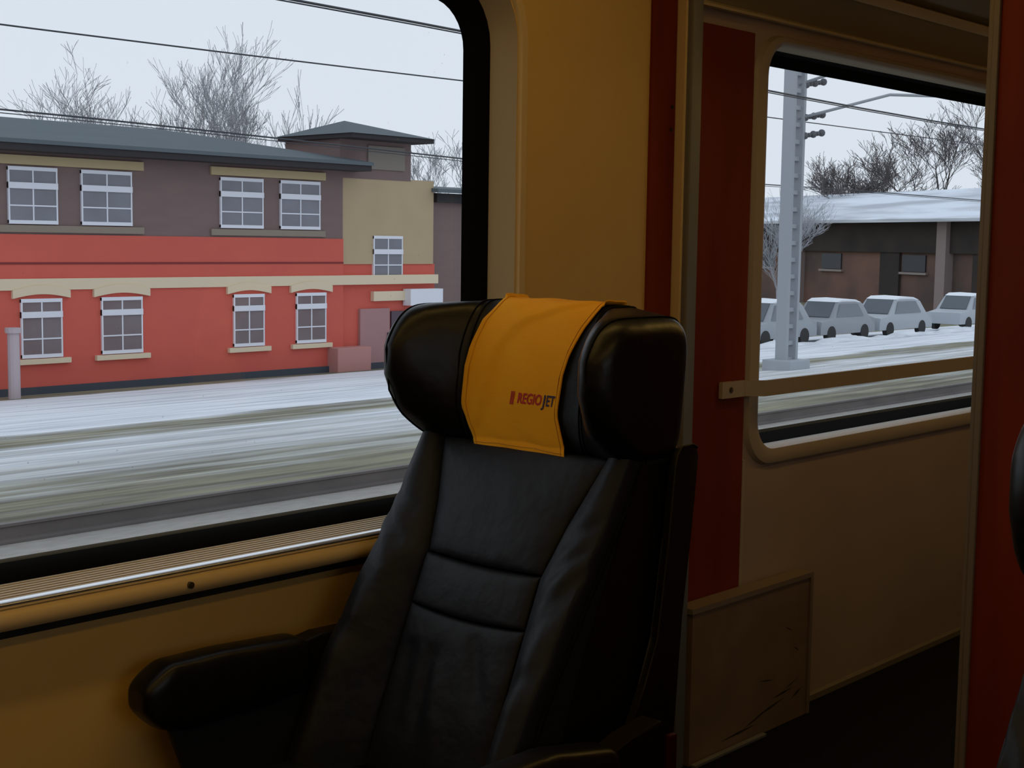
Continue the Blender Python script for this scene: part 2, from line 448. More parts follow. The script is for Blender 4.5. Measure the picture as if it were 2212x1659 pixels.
bl, br = bolster(1), bolster(-1)
for sgn, par in ((1, bl), (-1, br)):
    for off in (.0, .012):
        bm = B(); pts = []
        for j in range(30):
            z = .40+(.89-.40)*j/29; b = bx(z); f = interp(FWD, z)
            yo = YC+sgn*(.232 if sgn > 0 else .238)
            pts.append((b-f+.034+off, yo+sgn*.0005, z))
        tube(bm, pts, .0018, 6); link('seam', bm, PIPING, par, True)

# --- headrest
HY0, HY1 = -.082, -.588
hc = (HY0+HY1)/2; hh = (HY0-HY1)/2
def head_face(y, z):
    """x of the front face of the headrest"""
    c = 1.738+.18*(z-.886)+.010*((y-YC)/.12)**2*0
    c += .022*((z-1.0)/.12)**2-.016                       # slight vertical belly
    a = abs(y-hc)
    w = smooth((a-.115)/.105)
    WF = [(.885, .025), (.93, .075), (.98, .110), (1.05, .128), (1.12, .122)]
    return c-interp(WF, z)*w
def head_back(z): return 1.868+.10*(z-.95)
def head_zt(y):
    a = abs(y-hc)/hh
    return 1.128-.010*max(0, (a-.5)*2)-.006*(1 if y < hc else 0)*a
def head_zb(y):
    a = abs(y-hc)/hh
    return .878+.0*a
def head_point(y, th):
    r = .045; d = hh-abs(y-hc); e = 1 if d > r else math.sqrt(max(0, 1-((r-d)/r)**2))
    n = 5.5
    c, s = math.cos(th), math.sin(th)
    xn = -math.copysign(abs(c)**(2/n), c); zn = math.copysign(abs(s)**(2/n), s)
    zt, zb = head_zt(y), head_zb(y); zm, hz = (zt+zb)/2, (zt-zb)/2
    hz -= .032*(1-e)
    z = zm+hz*zn
    xf = head_face(y, z); xb = head_back(z)
    xf += .040*(1-e); xb -= .040*(1-e)
    t = (xn+1)/2
    return (xf*(1-t)+xb*t, y, z)
bm = B()
ys = []
K = 130
for k in range(K+1):
    t = k/K; s = .5-.5*math.cos(PI*t); s = .35*s+.65*t if 0 else s*.6+t*.4
    ys.append(HY0+(HY1-HY0)*s)
loops = []
for y in ys:
    loops.append([head_point(min(HY0-1e-5, max(HY1+1e-5, y)), 2*PI*i/64) for i in range(64)])
loft(bm, loops, cap=True)
bmesh.ops.recalc_face_normals(bm, faces=bm.faces)
for f_ in bm.faces:
    if -.4625 < f_.calc_center_median().y < -.1965: f_.material_index = 1
head = link('headrest', bm, [LEATHER_B, LEATHER], seat, 'auto')
# flat grey centre facing of the headrest and its double seams
def seam_on_head(yf, r=.0016, th0=-62, th1=150, n=50, lift=.0008):
    bm = B(); pts = []
    for k in range(n+1):
        th = math.radians(th0+(th1-th0)*k/n)
        p = Vector(head_point(yf(k/n), th)); q = Vector((1.80, p.y, 1.0)); d = (p-q); d.y = 0
        pts.append(p+d.normalized()*lift)
    tube(bm, pts, r, 6)
    return bm
for yy, dd in ((-.192, .000), (-.201, .0), (-.458, 0), (-.467, 0)):
    link('seam', seam_on_head(lambda t, yy=yy: yy), PIPING, head, True)
for sgn in (1, -1):
    yy = hc+sgn*(hh-.030)
    link('seam', seam_on_head(lambda t, yy=yy: yy, th0=-70, th1=160), PIPING, head, True)

# --- hard outer shell
bm = B()
def shell_side(bm, y0, y1):
    pts = [(1.66, .36), (1.700, .45), (1.745, .53), (1.776, .60), (1.800, .76), (1.812, .87), (1.818, .893), (1.830, .903), (1.862, .905), (1.874, .900), (1.878, .885), (1.862, .76), (1.842, .62), (1.825, .42), (1.82, .14), (1.60, .14), (1.60, .30)]
    prism(bm, pts, 1, y0, y1, .0025)
shell_side(bm, -.596, -.584); 
shell_side(bm, -.086, -.074)
pts = []
prism(bm, [(1.836, .14), (1.842, .42), (1.858, .62), (1.878, .76), (1.892, .885), (1.880, .89), (1.862, .76), (1.842, .62), (1.825, .42), (1.82, .14)], 1, -.586, -.084)
sh = link('back_shell', bm, SHELL, seat, 'auto')
bm = B()
edge = [(1.705, .455), (1.748, .53), (1.779, .60), (1.803, .76), (1.815, .87), (1.821, .893), (1.832, .905), (1.862, .907), (1.875, .901)]
tube(bm, [(x-.002, -.5965, z) for x, z in edge], .0022, 6)
link('shell_edge', bm, EDGE, sh, True)
# padding behind the inserts
bm = B(); prism(bm, [(bx(.36)+.03, .36), (bx(.6)+.03, .6), (bx(.88)+.03, .88), (1.862, .88), (1.83, .6), (1.80, .36)], 1, -.575, -.096)
link('back_padding', bm, LEATHER_B, seat)
# --- seat cushion, frame, pedestal
bm = B()
rows = []
for k in range(25):
    t = k/24; y = -.100-.47*t; e = max(0, 1-abs(2*t-1)**8)**.5
    row = []
    for i in range(40):
        th = 2*PI*i/40; c, s = math.cos(th), math.sin(th)
        xn = math.copysign(abs(c)**.4, c); zn = math.copysign(abs(s)**.45, s)
        x = 1.265+.265*xn*(.94+.06*e); z = .325+(.065*zn)*(.6+.4*e)-.02*(xn)*1+.010*(zn > 0)*(1-(2*t-1)**2)*-1
        row.append((x, y, z))
    rows.append(row)
loft(bm, rows, cap=True)
link('seat_cushion', bm, LEATHER, seat, 'auto')
bm = B(); box(bm, 1.02, 1.84, -.56, -.11, .20, .27, .012); link('seat_frame', bm, SHELL, seat)
bm = B(); box(bm, 1.30, 1.62, -.44, -.24, .02, .20, .01); box(bm, 1.22, 1.70, -.50, -.18, 0, .02, .005)
link('pedestal', bm, SHELL, seat)
# --- armrests
def armrest(y0, y1, prof_top, prof_bot, x0, x1, name='armrest'):
    bm = B(); rows = []
    n = 44
    for j in range(n+1):
        t = j/n; s = .5-.5*math.cos(PI*t); x = x0+(x1-x0)*s
        e0 = min(1, (x-x0)/.045); e1 = min(1, (x1-x)/.03)
        e = math.sqrt(max(0, 1-(1-e0)**2))*math.sqrt(max(0, 1-(1-e1)**2))
        zt, zb = interp(prof_top, x), interp(prof_bot, x)
        zm, hz = (zt+zb)/2, (zt-zb)/2*(.45+.55*e); ym, hy = (y0+y1)/2, abs(y0-y1)/2*(.5+.5*e)
        row = []
        for i in range(36):
            th = 2*PI*i/36; c, s2 = math.cos(th), math.sin(th)
            row.append((x, ym+hy*math.copysign(abs(c)**.55, c), zm+hz*math.copysign(abs(s2)**.55, s2)))
        rows.append(row)
    loft(bm, rows, cap=True)
    return link(name, bm, LEATHER_B, seat, 'auto')
a1 = armrest(-.040, -.112, [(1.14, .552), (1.20, .576), (1.30, .576), (1.44, .568), (1.50, .560)], [(1.14, .500), (1.18, .472), (1.23, .460), (1.36, .462), (1.50, .474)], 1.148, 1.475)
bm = B(); prism(bm, [(1.455, .556), (1.50, .563), (1.60, .560), (1.62, .50), (1.62, .40), (1.47, .44)], 1, -.058, -.098, .004)
link('armrest_hinge', bm, SHELL, a1)
bm = B(); prism(bm, [(1.20, .465), (1.48, .470), (1.56, .40), (1.60, .20), (1.30, .20)], 1, -.078, -.092, .003)
link('side_panel', bm, LEATHER, seat)
a2 = armrest(-.600, -.668, [(1.10, .495), (1.20, .512), (1.46, .510), (1.62, .480)], [(1.1, .42), (1.2, .405), (1.62, .40)], 1.12, 1.61)
bm = B(); prism(bm, [(1.575, .455), (1.66, .475), (1.735, .486), (1.745, .45), (1.72, .42), (1.58, .395)], 1, -.598, -.640, .004)
hg = link('armrest_hinge', bm, mat('brown_plastic', (.009, .006, .003), .6, spec=.1), a2)
bm = B(); prism(bm, [(1.590, .452), (1.612, .455), (1.624, .430), (1.594, .422)], 1, -.640, -.646, .002)
link('pivot_cap', bm, CAP, a2)
bm = B(); box(bm, 1.742, 1.762, -.652, -.640, .36, .462, .005)
link('release_lever', bm, REDP, seat)

# second seat across the aisle
def copy_tree(o, parent=None):
    c = o.copy(); COL.objects.link(c); c.parent = parent
    for ch in list(o.children): copy_tree(ch, c)
    return c
seat2 = copy_tree(seat)
seat2.location = (seat.location.x-.235, seat.location.y-1.224, 0)
seat2['label'] = 'black leather seat across the aisle, only its left edge showing at the right border'
for ch_ in seat2.children:
    if ch_.name.startswith('headrest'): ch_.location.z -= .04
seat['group'] = seat2['group'] = 'black leather coach seats'

# --- yellow headrest cover with print
cov = root('headrest_cover', (1.78, YC, 1.0), label='yellow cloth cover draped over the black headrest, small red and navy print', cat='headrest cover')
def cov_yl(z): return interp([(.878, -.232), (.95, -.203), (1.03, -.204), (1.09, -.210), (1.125, -.226)], z)
def cov_yr(z): return interp([(.878, -.436), (.95, -.416), (1.03, -.422), (1.09, -.440), (1.118, -.452)], z)
def cov_front(y, z):
    base = Vector(head_point(y, PI*0))  # not used
    xf = head_face(y, z)
    return xf
def cov_pt(u, v, lift):
    """u 0..1 across, v 0..1 from the bottom hem up the front, over the top, down the back"""
    # central section outline for the given y
    fr = .80; v1 = .12
    drop = 0
    if v < v1:
        th = math.radians(-38); drop = 1-v/v1
    elif v < fr:
        th = math.radians(-38+128*((v-v1)/(fr-v1)))
    else:
        th = math.radians(90+70*((v-fr)/(1-fr)))
    p0 = Vector(head_point(YC, th))
    z = p0.z-.014*drop
    if v < fr: yl, yr = cov_yl(z), cov_yr(z)
    else: yl, yr = -.222, -.446
    y = yl*(1-u)+yr*u
    p = Vector(head_point(y, th)); q = Vector((1.80, y, 1.0)); d = p-q; d.y = 0; d.normalize()
    p.z -= .014*drop; p.x -= .013*smooth((.40-v)/.40)
    w = .0012*math.sin(u*9+v*5)*math.sin(v*7+.6)+.0010*math.sin((u+v*1.4)*14)
    # fold running diagonally
    fd = (u-.20)-(v-.32)*1.7
    w += .0045*max(0, 1-abs(fd)/(.10 if fd > 0 else .30))*smooth((v-.12)/.15)*smooth((.80-v)/.1)
    e = min(u, 1-u)
    if e < .06 and v < fr: w += .0014*(1-e/.06)**2
    if v > fr-.09 and v < fr+.05: w += .006*max(0, 1-e/.05)**2
    return p+d*(lift+w)
bm = B()
NU, NV = 48, 90
F = [[cov_pt(i/NU, (j/NV), .0045) for i in range(NU+1)] for j in range(NV+1)]
Bq = [[cov_pt(i/NU, (j/NV), .0022) for i in range(NU+1)] for j in range(NV+1)]
# bottom hem hangs free below the headrest edge
VF = loft(bm, F, closed_u=False); VB = loft(bm, Bq, closed_u=False)
def rim(V): return [V[0][i] for i in range(NU+1)]+[V[j][NU] for j in range(1, NV+1)]+[V[NV][i] for i in range(NU-1, -1, -1)]+[V[j][0] for j in range(NV-1, 0, -1)]
ra, rb = rim(VF), rim(VB)
for k in range(len(ra)): bm.faces.new((ra[k], ra[(k+1) % len(ra)], rb[(k+1) % len(ra)], rb[k]))
link('cloth', bm, CLOTH, cov, True)
def line_on_cloth(uv, r=.0007, lift=.0050):
    bm = B(); tube(bm, [cov_pt(u, v, lift) for u, v in uv], r, 5); return bm
link('hem_stitch', line_on_cloth([(.02+.96*k/30, .058+.002*math.sin(k)) for k in range(31)]), CLOTH_ST, cov)
link('edge_stitch', line_on_cloth([(.965, .01+.78*k/40) for k in range(41)]), CLOTH_ST, cov)
link('edge_stitch', line_on_cloth([(.03, .01+.78*k/40) for k in range(41)]), CLOTH_ST, cov)
# print: projected lettering
def cloth_x(y, z):
    lo, hi = 0.0, .78
    for _ in range(26):
        mid = (lo+hi)/2
        if cov_pt(.5, mid, .0045).z < z: lo = mid
        else: hi = mid
    yl, yr = cov_yl(z), cov_yr(z); u = (y-yl)/(yr-yl)
    return cov_pt(u, lo, .0045).x
def lettering(txt, y0, y1, z0, z1, m, name, bold=.0):
    cu = bpy.data.curves.new('t', 'FONT'); cu.body = txt; cu.size = 1; cu.shear = .18; cu.offset = bold; cu.resolution_u = 3
    to = bpy.data.objects.new('t', cu); COL.objects.link(to)
    dg = bpy.context.evaluated_depsgraph_get(); me = bpy.data.meshes.new_from_object(to.evaluated_get(dg))
    bpy.data.objects.remove(to)
    xs = [v.co.x for v in me.vertices]; zs = [v.co.y for v in me.vertices]
    a, b, c, d = min(xs), max(xs), min(zs), max(zs)
    bm = B(); bm.from_mesh(me); bpy.data.meshes.remove(me)
    bmesh.ops.subdivide_edges(bm, edges=[e for e in bm.edges if e.calc_length() > .15], cuts=2)
    bmesh.ops.triangulate(bm, faces=bm.faces)
    for v in bm.verts:
        fx = (v.co.x-a)/(b-a); fz = (v.co.y-c)/(d-c)
        y = y0+(y1-y0)*fx; z = z0+(z1-z0)*fz + (-.0*fx)
        v.co = Vector((cloth_x(y, z)-.0007, y, z))
    return link(name, bm, m, cov)
ZB = .9600; HT = .0185
lettering('REGIO', -.3265, -.3790, ZB, ZB+HT, TXT_R, 'print_word', .022)
lettering('ET', -.3890, -.4095, ZB, ZB+HT, TXT_B, 'print_word', .022)
def strokes(quads, m, name):
    bm = B()
    for q in quads:
        P = [(cloth_x(y, z)-.0008, y, z) for y, z in q]
        bm.faces.new([bm.verts.new(p) for p in P])
    return link(name, bm, m, cov)
sl = .0030
strokes([[(-.3085-.0050*k, ZB-.0030), (-.3118-.0050*k, ZB-.0030), (-.3118-.0050*k-sl, ZB+HT+.0010), (-.3085-.0050*k-sl, ZB+HT+.0010)] for k in range(2)], TXT_R, 'print_bars')
strokes([[(-0.3823, ZB+.001), (-0.3858, ZB+.001), (-0.3883, ZB+HT), (-0.3848, ZB+HT)],
         [(-0.3823, ZB+.001), (-0.3858, ZB+.001), (-0.3833, ZB-.0050), (-0.3808, ZB-.0035)],
         [(-0.3808, ZB-.0035), (-0.3833, ZB-.0050), (-0.3793, ZB-.0075), (-0.3773, ZB-.0045)]], TXT_B, 'print_letter')

# =================================================================== OUTSIDE
def gz(y): return -1.35 if y < 10 else -1.35-.067*(y-10) if y < 30 else -2.69-.004*(y-30)
def sub(name, bm, m, p, sm=False): return link(name, bm, m, p, sm)

SNOW = (.84, .87, .92)
def ground_mat():
    m = bpy.data.materials.new('snowy_ground'); m.use_nodes = True
    nt = m.node_tree; b = nt.nodes['Principled BSDF']; b.inputs['Roughness'].default_value = .9; b.inputs['Specular IOR Level'].default_value = .1
    N = nt.nodes.new; L = nt.links.new
    tc = N('ShaderNodeTexCoord'); sep = N('ShaderNodeSeparateXYZ'); L(tc.outputs['Object'], sep.inputs[0])
    def noise(sx, sy, det=5, scale=1):
        mp = N('ShaderNodeMapping'); mp.inputs['Scale'].default_value = (sx, sy, 1); L(tc.outputs['Object'], mp.inputs[0])
        n = N('ShaderNodeTexNoise'); n.inputs['Scale'].default_value = scale; n.inputs['Detail'].default_value = det; n.inputs['Roughness'].default_value = .6
        L(mp.outputs[0], n.inputs['Vector']); return n.outputs['Fac']
    def math_(op, a, bb):
        q = N('ShaderNodeMath'); q.operation = op
        for i, v in enumerate((a, bb)):
            if isinstance(v, (int, float)): q.inputs[i].default_value = v
            else: L(v, q.inputs[i])
        return q.outputs[0]
    wob = math_('MULTIPLY', math_('SUBTRACT', noise(.10, .5), .5), 3.2)
    y = math_('ADD', sep.outputs['Y'], wob)
    # snow cover fraction as a function of distance from the line
    mr = N('ShaderNodeMapRange'); mr.inputs['From Min'].default_value = 6; mr.inputs['From Max'].default_value = 32; L(y, mr.inputs['Value'])
    r = N('ShaderNodeValToRGB'); L(mr.outputs[0], r.inputs[0]); cr = r.color_ramp
    def pos(v): return (v-6)/26
    stops = [(6, .1), (9.6, .20), (12.3, .36), (13.4, .52), (16.4, .60), (17.3, .28), (18.5, .30), (19.2, 1.0), (28.5, .95), (29.0, .10)]
    cr.elements[0].position = pos(stops[0][0]); cr.elements[0].color = (stops[0][1],)*3+(1,)
    cr.elements[1].position = pos(stops[-1][0]); cr.elements[1].color = (stops[-1][1],)*3+(1,)
    for p_, v_ in stops[1:-1]:
        e = cr.elements.new(pos(p_)); e.color = (v_,)*3+(1,)
    n1 = noise(.22, 2.6, 6); n2 = noise(.5, 7.5, 4)
    nn = math_('ADD', math_('MULTIPLY', n1, .65), math_('MULTIPLY', n2, .35))
    s = math_('SUBTRACT', math_('ADD', r.outputs[0], nn), 1.0)        # >0 snow
    ms = N('ShaderNodeMapRange'); ms.inputs['From Min'].default_value = -.24; ms.inputs['From Max'].default_value = .22; L(s, ms.inputs['Value'])
    grass = N('ShaderNodeValToRGB'); L(noise(.3, 3.2, 6), grass.inputs[0])
    grass.color_ramp.elements[0].position = .35; grass.color_ramp.elements[1].position = .68
    grass.color_ramp.elements[0].color = (.13, .12, .095, 1); grass.color_ramp.elements[1].color = (.33, .32, .22, 1)
    mx = N('ShaderNodeMix'); mx.data_type = 'RGBA'; L(ms.outputs[0], mx.inputs['Factor']); L(grass.outputs[0], mx.inputs['A'])
    sn = N('ShaderNodeValToRGB'); L(noise(.2, 4.5, 3), sn.inputs[0]); sn.color_ramp.elements[0].position = .33; sn.color_ramp.elements[1].position = .55
    sn.color_ramp.elements[0].color = (.50, .52, .57, 1); sn.color_ramp.elements[1].color = (*SNOW, 1)
    L(sn.outputs[0], mx.inputs['B']); L(mx.outputs['Result'], b.inputs['Base Color'])
    return m
bm = B()
Ys = [1.6, 6, 10, 14, 18, 22, 26, 30, 45, 80, 200]
X0, X1 = -60, 260
rows = [[(X0, y, gz(y)), (X1, y, gz(y))] for y in Ys]+[[(X0, y, gz(y)-2) , (X1, y, gz(y)-2)] for y in (200, 1.6)]
loft(bm, rows, closed_u=False, closed_v=True)
tag(link('ground', bm, ground_mat()), kind='structure')
bm = B(); box(bm, -60, 120, -60, 1.5, -2.0, -1.36); tag(link('ground_near_side', bm, mat('snow_far_side', (.6, .62, .66), .9, noise=(.4, .4, (.4, .4, .36)))), kind='structure')

# track: pale ballast shoulder, one rail
bm = B(); prism(bm, [(6.2, -1.46), (6.4, -1.36), (8.95, -1.345), (9.15, -1.36), (9.3, -1.46)], 0, -40, 160)
tag(link('ballast_bed', bm, mat('ballast', (.27, .25, .225), .9, noise=(14, .5, (.36, .34, .31)), stretch=(.35, 1, 1))), 'pale grey ballast strip beside the rail, just outside the windows', 'ballast', kind='stuff')
def rail(y, z, label):
    bm = B(); prism(bm, [(y-.07, z), (y+.07, z), (y+.07, z+.02), (y+.012, z+.04), (y+.012, z+.13), (y+.036, z+.14), (y+.036, z+.165), (y-.036, z+.165), (y-.036, z+.14), (y-.012, z+.13), (y-.012, z+.04), (y-.07, z+.02)], 0, -40, 160)
    tag(link('rail', bm, mat('rusty_rail', (.10, .085, .08), .6, noise=(5, .5, (.15, .13, .12)), stretch=(.3, 1, 1))), label, 'rail')
rail(9.02, -1.343, 'dark rusty rail running past just below both windows')

# ---- red and brown station building
BW = mat('brown_brick', (.215, .150, .140), .9, noise=(1.2, .5, (.19, .132, .126)), stretch=(1, 1, 4))
RED = mat('red_paint', (.66, .125, .085), .85, noise=(.7, .6, (.60, .105, .08)), stretch=(1, 1, 2))
TAN = mat('tan_plaster', (.50, .38, .235), .9, noise=(1, .5, (.45, .34, .205)))
BAND = mat('cream_band', (.74, .62, .44), .85)
WHITE = mat('white_frame', (.78, .79, .85), .6)
ROOF = mat('grey_roof', (.125, .15, .165), .8, spec=.2, noise=(.8, .5, (.105, .13, .145)), stretch=(.3, 1, 1))
DARK = mat('dark_eave', (.028, .026, .030), .8)
PLIN = mat('dark_plinth', (.055, .065, .085), .85)
WGL = mat('building_glass', (.17, .17, .195), .25, spec=.5, noise=(.9, .5, (.23, .235, .27)))
WGL2 = mat('building_glass_warm', (.18, .125, .125), .3, spec=.4, noise=(.9, .5, (.23, .19, .20)))
hs = root('station_building', (20, 32, -2.69), label='two-storey brown brick and red painted building with grey roof', cat='building')
F0 = 30.0
bm = B(); box(bm, 9, 27.3, F0, 35, 1.25, 3.6); box(bm, 27.22, 30.1, F0+.05, 32.6, 3.05, 4.32); link('upper_wall', bm, BW, hs)
bm = B(); box(bm, 9, 27.3, F0-.03, 35, -2.52, 1.25); box(bm, 27.3, 31.2, F0+.10, 35, -2.52, .50); link('painted_wall', bm, RED, hs)
bm = B(); box(bm, 27.3, 31.1, F0+.06, 35, .50, 3.10); link('plaster_wall', bm, TAN, hs)
bm = B(); box(bm, 31.1, 37.5, F0+.35, 35, -2.6, 2.75); link('side_wing', bm, BW, hs)
bm = B(); box(bm, 8.95, 31.3, F0-.10, 35, -2.72, -2.50); box(bm, 31.3, 37.5, F0+.28, 35, -2.72, -2.5); link('plinth', bm, PLIN, hs)
bm = B(); box(bm, 9, 27.3, F0-.045, F0, .52, .57); link('ledge_line', bm, mat('dark_red_line', (.22, .03, .03), .8), hs)
bm = B(); box(bm, 9, 31.2, F0-.08, F0+.1, -.11, .17)
link('cornice_band', bm, BAND, hs)
# main roof: snow-free grey slope with dark eave; hipped to the right
bm = B()
V0 = [(8.4, F0-.7, 3.50), (27.9, F0-.7, 3.50), (24.0, 34.4, 4.42), (8.4, 34.4, 4.42)]
V1 = [(p[0], p[1], p[2]-.10) for p in V0]
loft(bm, [V0, V1], cap=True)
link('roof', bm, ROOF, hs)
bm = B(); box(bm, 8.4, 27.85, F0-.66, F0+.2, 3.24, 3.42); link('eave_board', bm, DARK, hs)
# tower
bm = B()
e0 = [(27.0, F0-.75, 4.32), (30.4, F0-.75, 4.32), (30.4, 32.8, 4.32), (27.0, 32.8, 4.32)]
apex = (28.3, 31.1, 4.83)
for i in range(4):
    a, b2 = e0[i], e0[(i+1) % 4]
    bm.faces.new([bm.verts.new(p) for p in (a, b2, apex)])
bm.faces.new([bm.verts.new(p) for p in e0]); link('tower_roof', bm, ROOF, hs)
bm = B(); box(bm, 27.04, 30.36, F0-.70, 32.75, 4.19, 4.315); link('tower_eave', bm, DARK, hs)
bm = B(); box(bm, 28.3, 29.8, F0, F0+.1, 3.35, 4.05); link('louvre_panel', bm, mat('grey_louvre', (.235, .205, .175), .8), hs)
# wing roof
bm = B(); loft(bm, [[(31.0, F0-.25, 2.86), (38, F0-.25, 2.86), (38, 34, 3.15), (31.0, 34, 3.15)], [(31.0, F0-.25, 2.74), (38, F0-.25, 2.74), (38, 34, 3.03), (31.0, 34, 3.03)]], cap=True); link('wing_roof', bm, ROOF, hs)
bm = B(); box(bm, 31.3, 37.5, F0+.1, F0+.36, 2.45, 2.74); link('wing_eave', bm, DARK, hs)
bm = B(); box(bm, 31.5, 31.9, 32, 32.5, 2.9, 3.75); link('chimney', bm, BW, hs)

def bwin(x0, x1, z0, z1, yf, gl, zt=.62, arch=False):
    bm = B(); t = .09; d0, d1 = yf-.05, yf+.05
    box(bm, x0, x1, d0, d1, z0, z0+t); box(bm, x0, x1, d0, d1, z1-t, z1); box(bm, x0, x0+.04, d0+.006, d1-.004, z0+.01, z1-.01); box(bm, x1-.04, x1, d0+.006, d1-.004, z0+.01, z1-.01)
    zc = z0+(z1-z0)*zt; box(bm, x0, x1, d0-.02, d1, zc-.06, zc+.09)
    zq = z0+(z1-z0)*.32; box(bm, x0+.01, x1-.01, d0+.003, d1-.002, zq-.015, zq+.02)
    xm = (x0+x1)/2; box(bm, xm-.018, xm+.018, d0+.008, d1-.006, z0+.02, z1-.02)
    w = link('window', bm, WHITE, hs)
    bm = B(); box(bm, x0+.03, x1-.03, yf-.03, yf-.015, z0+.03, z1-.03); link('pane', bm, gl, w)
for (x0, x1) in ((13.3, 14.5), (16.75, 18.05), (18.7, 20.15), (22.9, 24.35), (24.95, 26.4), (10.4, 11.7)):
    bwin(x0, x1, 1.50, 2.88, F0-.02, WGL, .66)
LINT = mat('yellow_lintel', (.50, .40, .22), .8)
for (x0, x1) in ((16.5, 20.5), (22.6, 26.6), (10.2, 14.8)):
    bm = B(); box(bm, x0, x1, F0-.07, F0+.02, 2.93, 3.15); link('lintel', bm, LINT, hs)
for (x0, x1) in ((16.5, 20.5), (22.6, 26.6), (10.2, 14.8)):
    bm = B(); box(bm, x0, x1, F0-.06, F0+.02, 1.30, 1.47); link('sill', bm, mat('olive_sill', (.27, .22, .17), .8), hs)
for (x0, x1) in ((17.0, 18.1), (19.2, 20.4), (23.3, 24.35), (25.5, 26.6), (11.0, 12.1), (13.2, 14.3)):
    bwin(x0, x1, -1.78, -.32, F0-.05, WGL2, .72)
    bm = B(); box(bm, x0-.18, x1+.2, F0-.14, F0, -1.93, -1.80); link('sill', bm, BAND, hs)
    bm = B(); P = []
    xm = (x0+x1)/2; hw = (x1-x0)/2+.22
    up_ = [(xm+hw*(k/8-1), .0+.13*math.cos((k/8-1)*PI/2)-.17+.05) for k in range(17)]
    dn_ = [(xm+hw*(k/8-1), -.31+.10*math.cos((k/8-1)*PI/2)) for k in range(16, -1, -1)]
    prism(bm, up_+dn_, 1, F0-.12, F0-.02); link('arch_lintel', bm, BAND, hs)
bwin(28.55, 29.75, .05, 1.36, F0+.06, WGL, .62)
bm = B(); box(bm, 28.3, 30.0, F0-.03, F0+.1, -.02, .05); link('sill', bm, WHITE, hs)
bm = B(); box(bm, 28.5, 29.9, F0-.05, F0+.1, -.62, -.33); link('fascia_sign', bm, BAND, hs)
bm = B(); box(bm, 29.8, 31.2, F0-.3, F0+.05, -.78, -.27); link('white_board', bm, WHITE, hs)
dm = mat('pale_door', (.40, .22, .215), .7)
bm = B(); box(bm, 28.0, 29.2, F0, F0+.12, -2.5, -.85); d = link('door', bm, dm, hs)
bm = B(); box(bm, 29.1, 29.16, F0-.06, F0+.02, -1.8, -1.6); link('door_handle', bm, DARK, d)
bm = B(); box(bm, 29.3, 30.8, F0+.02, F0+.12, -2.5, -.95); link('dark_entrance', bm, mat('dark_doorway', (.10, .07, .09), .7), hs)
bm = B(); box(bm, 26.7, 28.0, F0-.5, F0, -2.72, -1.95, .02); link('porch_steps', bm, mat('pinkish_step', (.50, .24, .22), .9), hs)
bm = B(); cyl(bm, (16.25, 28.9, -1.9), 2, .14, 1.7, 12); cyl(bm, (16.25, 28.9, -1.0), 2, .19, .12, 12)
tag(link('bollard', bm, mat('pale_post', (.52, .44, .47), .8), loc=None), 'pale post in front of the red wall at the left border', 'post')

# ---- shed with snowy roof, beyond the far window
sh_d = Vector((.434, .901, 0)); sh_n = Vector((.901, -.434, 0)); A0 = Vector((70.3, 17.0, 0))
sd = root('goods_shed', (80, 40, -2.7), label='long dark shed with a snow-covered roof behind the parked cars', cat='shed')
def spt(t, n, z): p = A0+sh_d*t+sh_n*n; return (p.x, p.y, z)
def sbox(bm, t0, t1, n0, n1, z0, z1):
    lo = [spt(t0, n0, z0), spt(t1, n0, z0), spt(t1, n1, z0), spt(t0, n1, z0)]; hi = [(p[0], p[1], z1) for p in lo]
    loft(bm, [lo, hi], cap=True)
SHW = mat('dark_shed_boards', (.022, .019, .018), .9, noise=(.5, .5, (.055, .043, .037)), stretch=(1, 1, 1))
SHB = mat('shed_brick', (.22, .115, .085), .9, noise=(.3, .35, (.085, .065, .058)))
bm = B(); sbox(bm, 13, 75, 1.2, 9, .9, 3.0); link('upper_wall', bm, SHW, sd)
bm = B(); sbox(bm, 13, 75, 1.5, 9, -3, .9); link('brick_wall', bm, SHB, sd)
bm = B()
loft(bm, [[spt(12, 0, 3.0), spt(12, 0, 2.8), spt(12, 9.4, 5.0), spt(12, 9.4, 5.3)], [spt(78, 0, 3.0), spt(78, 0, 2.8), spt(78, 9.4, 5.0), spt(78, 9.4, 5.3)]], cap=True)
sr = link('roof', bm, mat('snowy_roof', (.80, .85, .93), .9, noise=(1, .22, (.50, .53, .58)), stretch=(.12, .12, 2.2)), sd)
for t0, t1, m in ((14, 20, SHW), (27, 29, SHW)):
    bm = B(); sbox(bm, t0, t1, 1.3, 1.6, -2.7, 1.6); link('door', bm, m, sd)
for t0 in (24.5, 33.5, 42):
    bm = B(); sbox(bm, t0, t0+2.3, 1.40, 1.55, -.3, .75); w = link('window', bm, mat('shed_window', (.035, .04, .05), .4), sd)
    bm = B(); sbox(bm, t0-.2, t0+2.5, 1.30, 1.55, -.48, -.34); link('sill', bm, mat('shed_sill', (.3, .26, .24), .8), w)
for t0 in (22, 38, 55):
    bm = B(); sbox(bm, t0, t0+.9, .9, 1.6, -2.9, 2.9); link('pillar', bm, mat('shed_pillar', (.30, .235, .225), .9), sd)

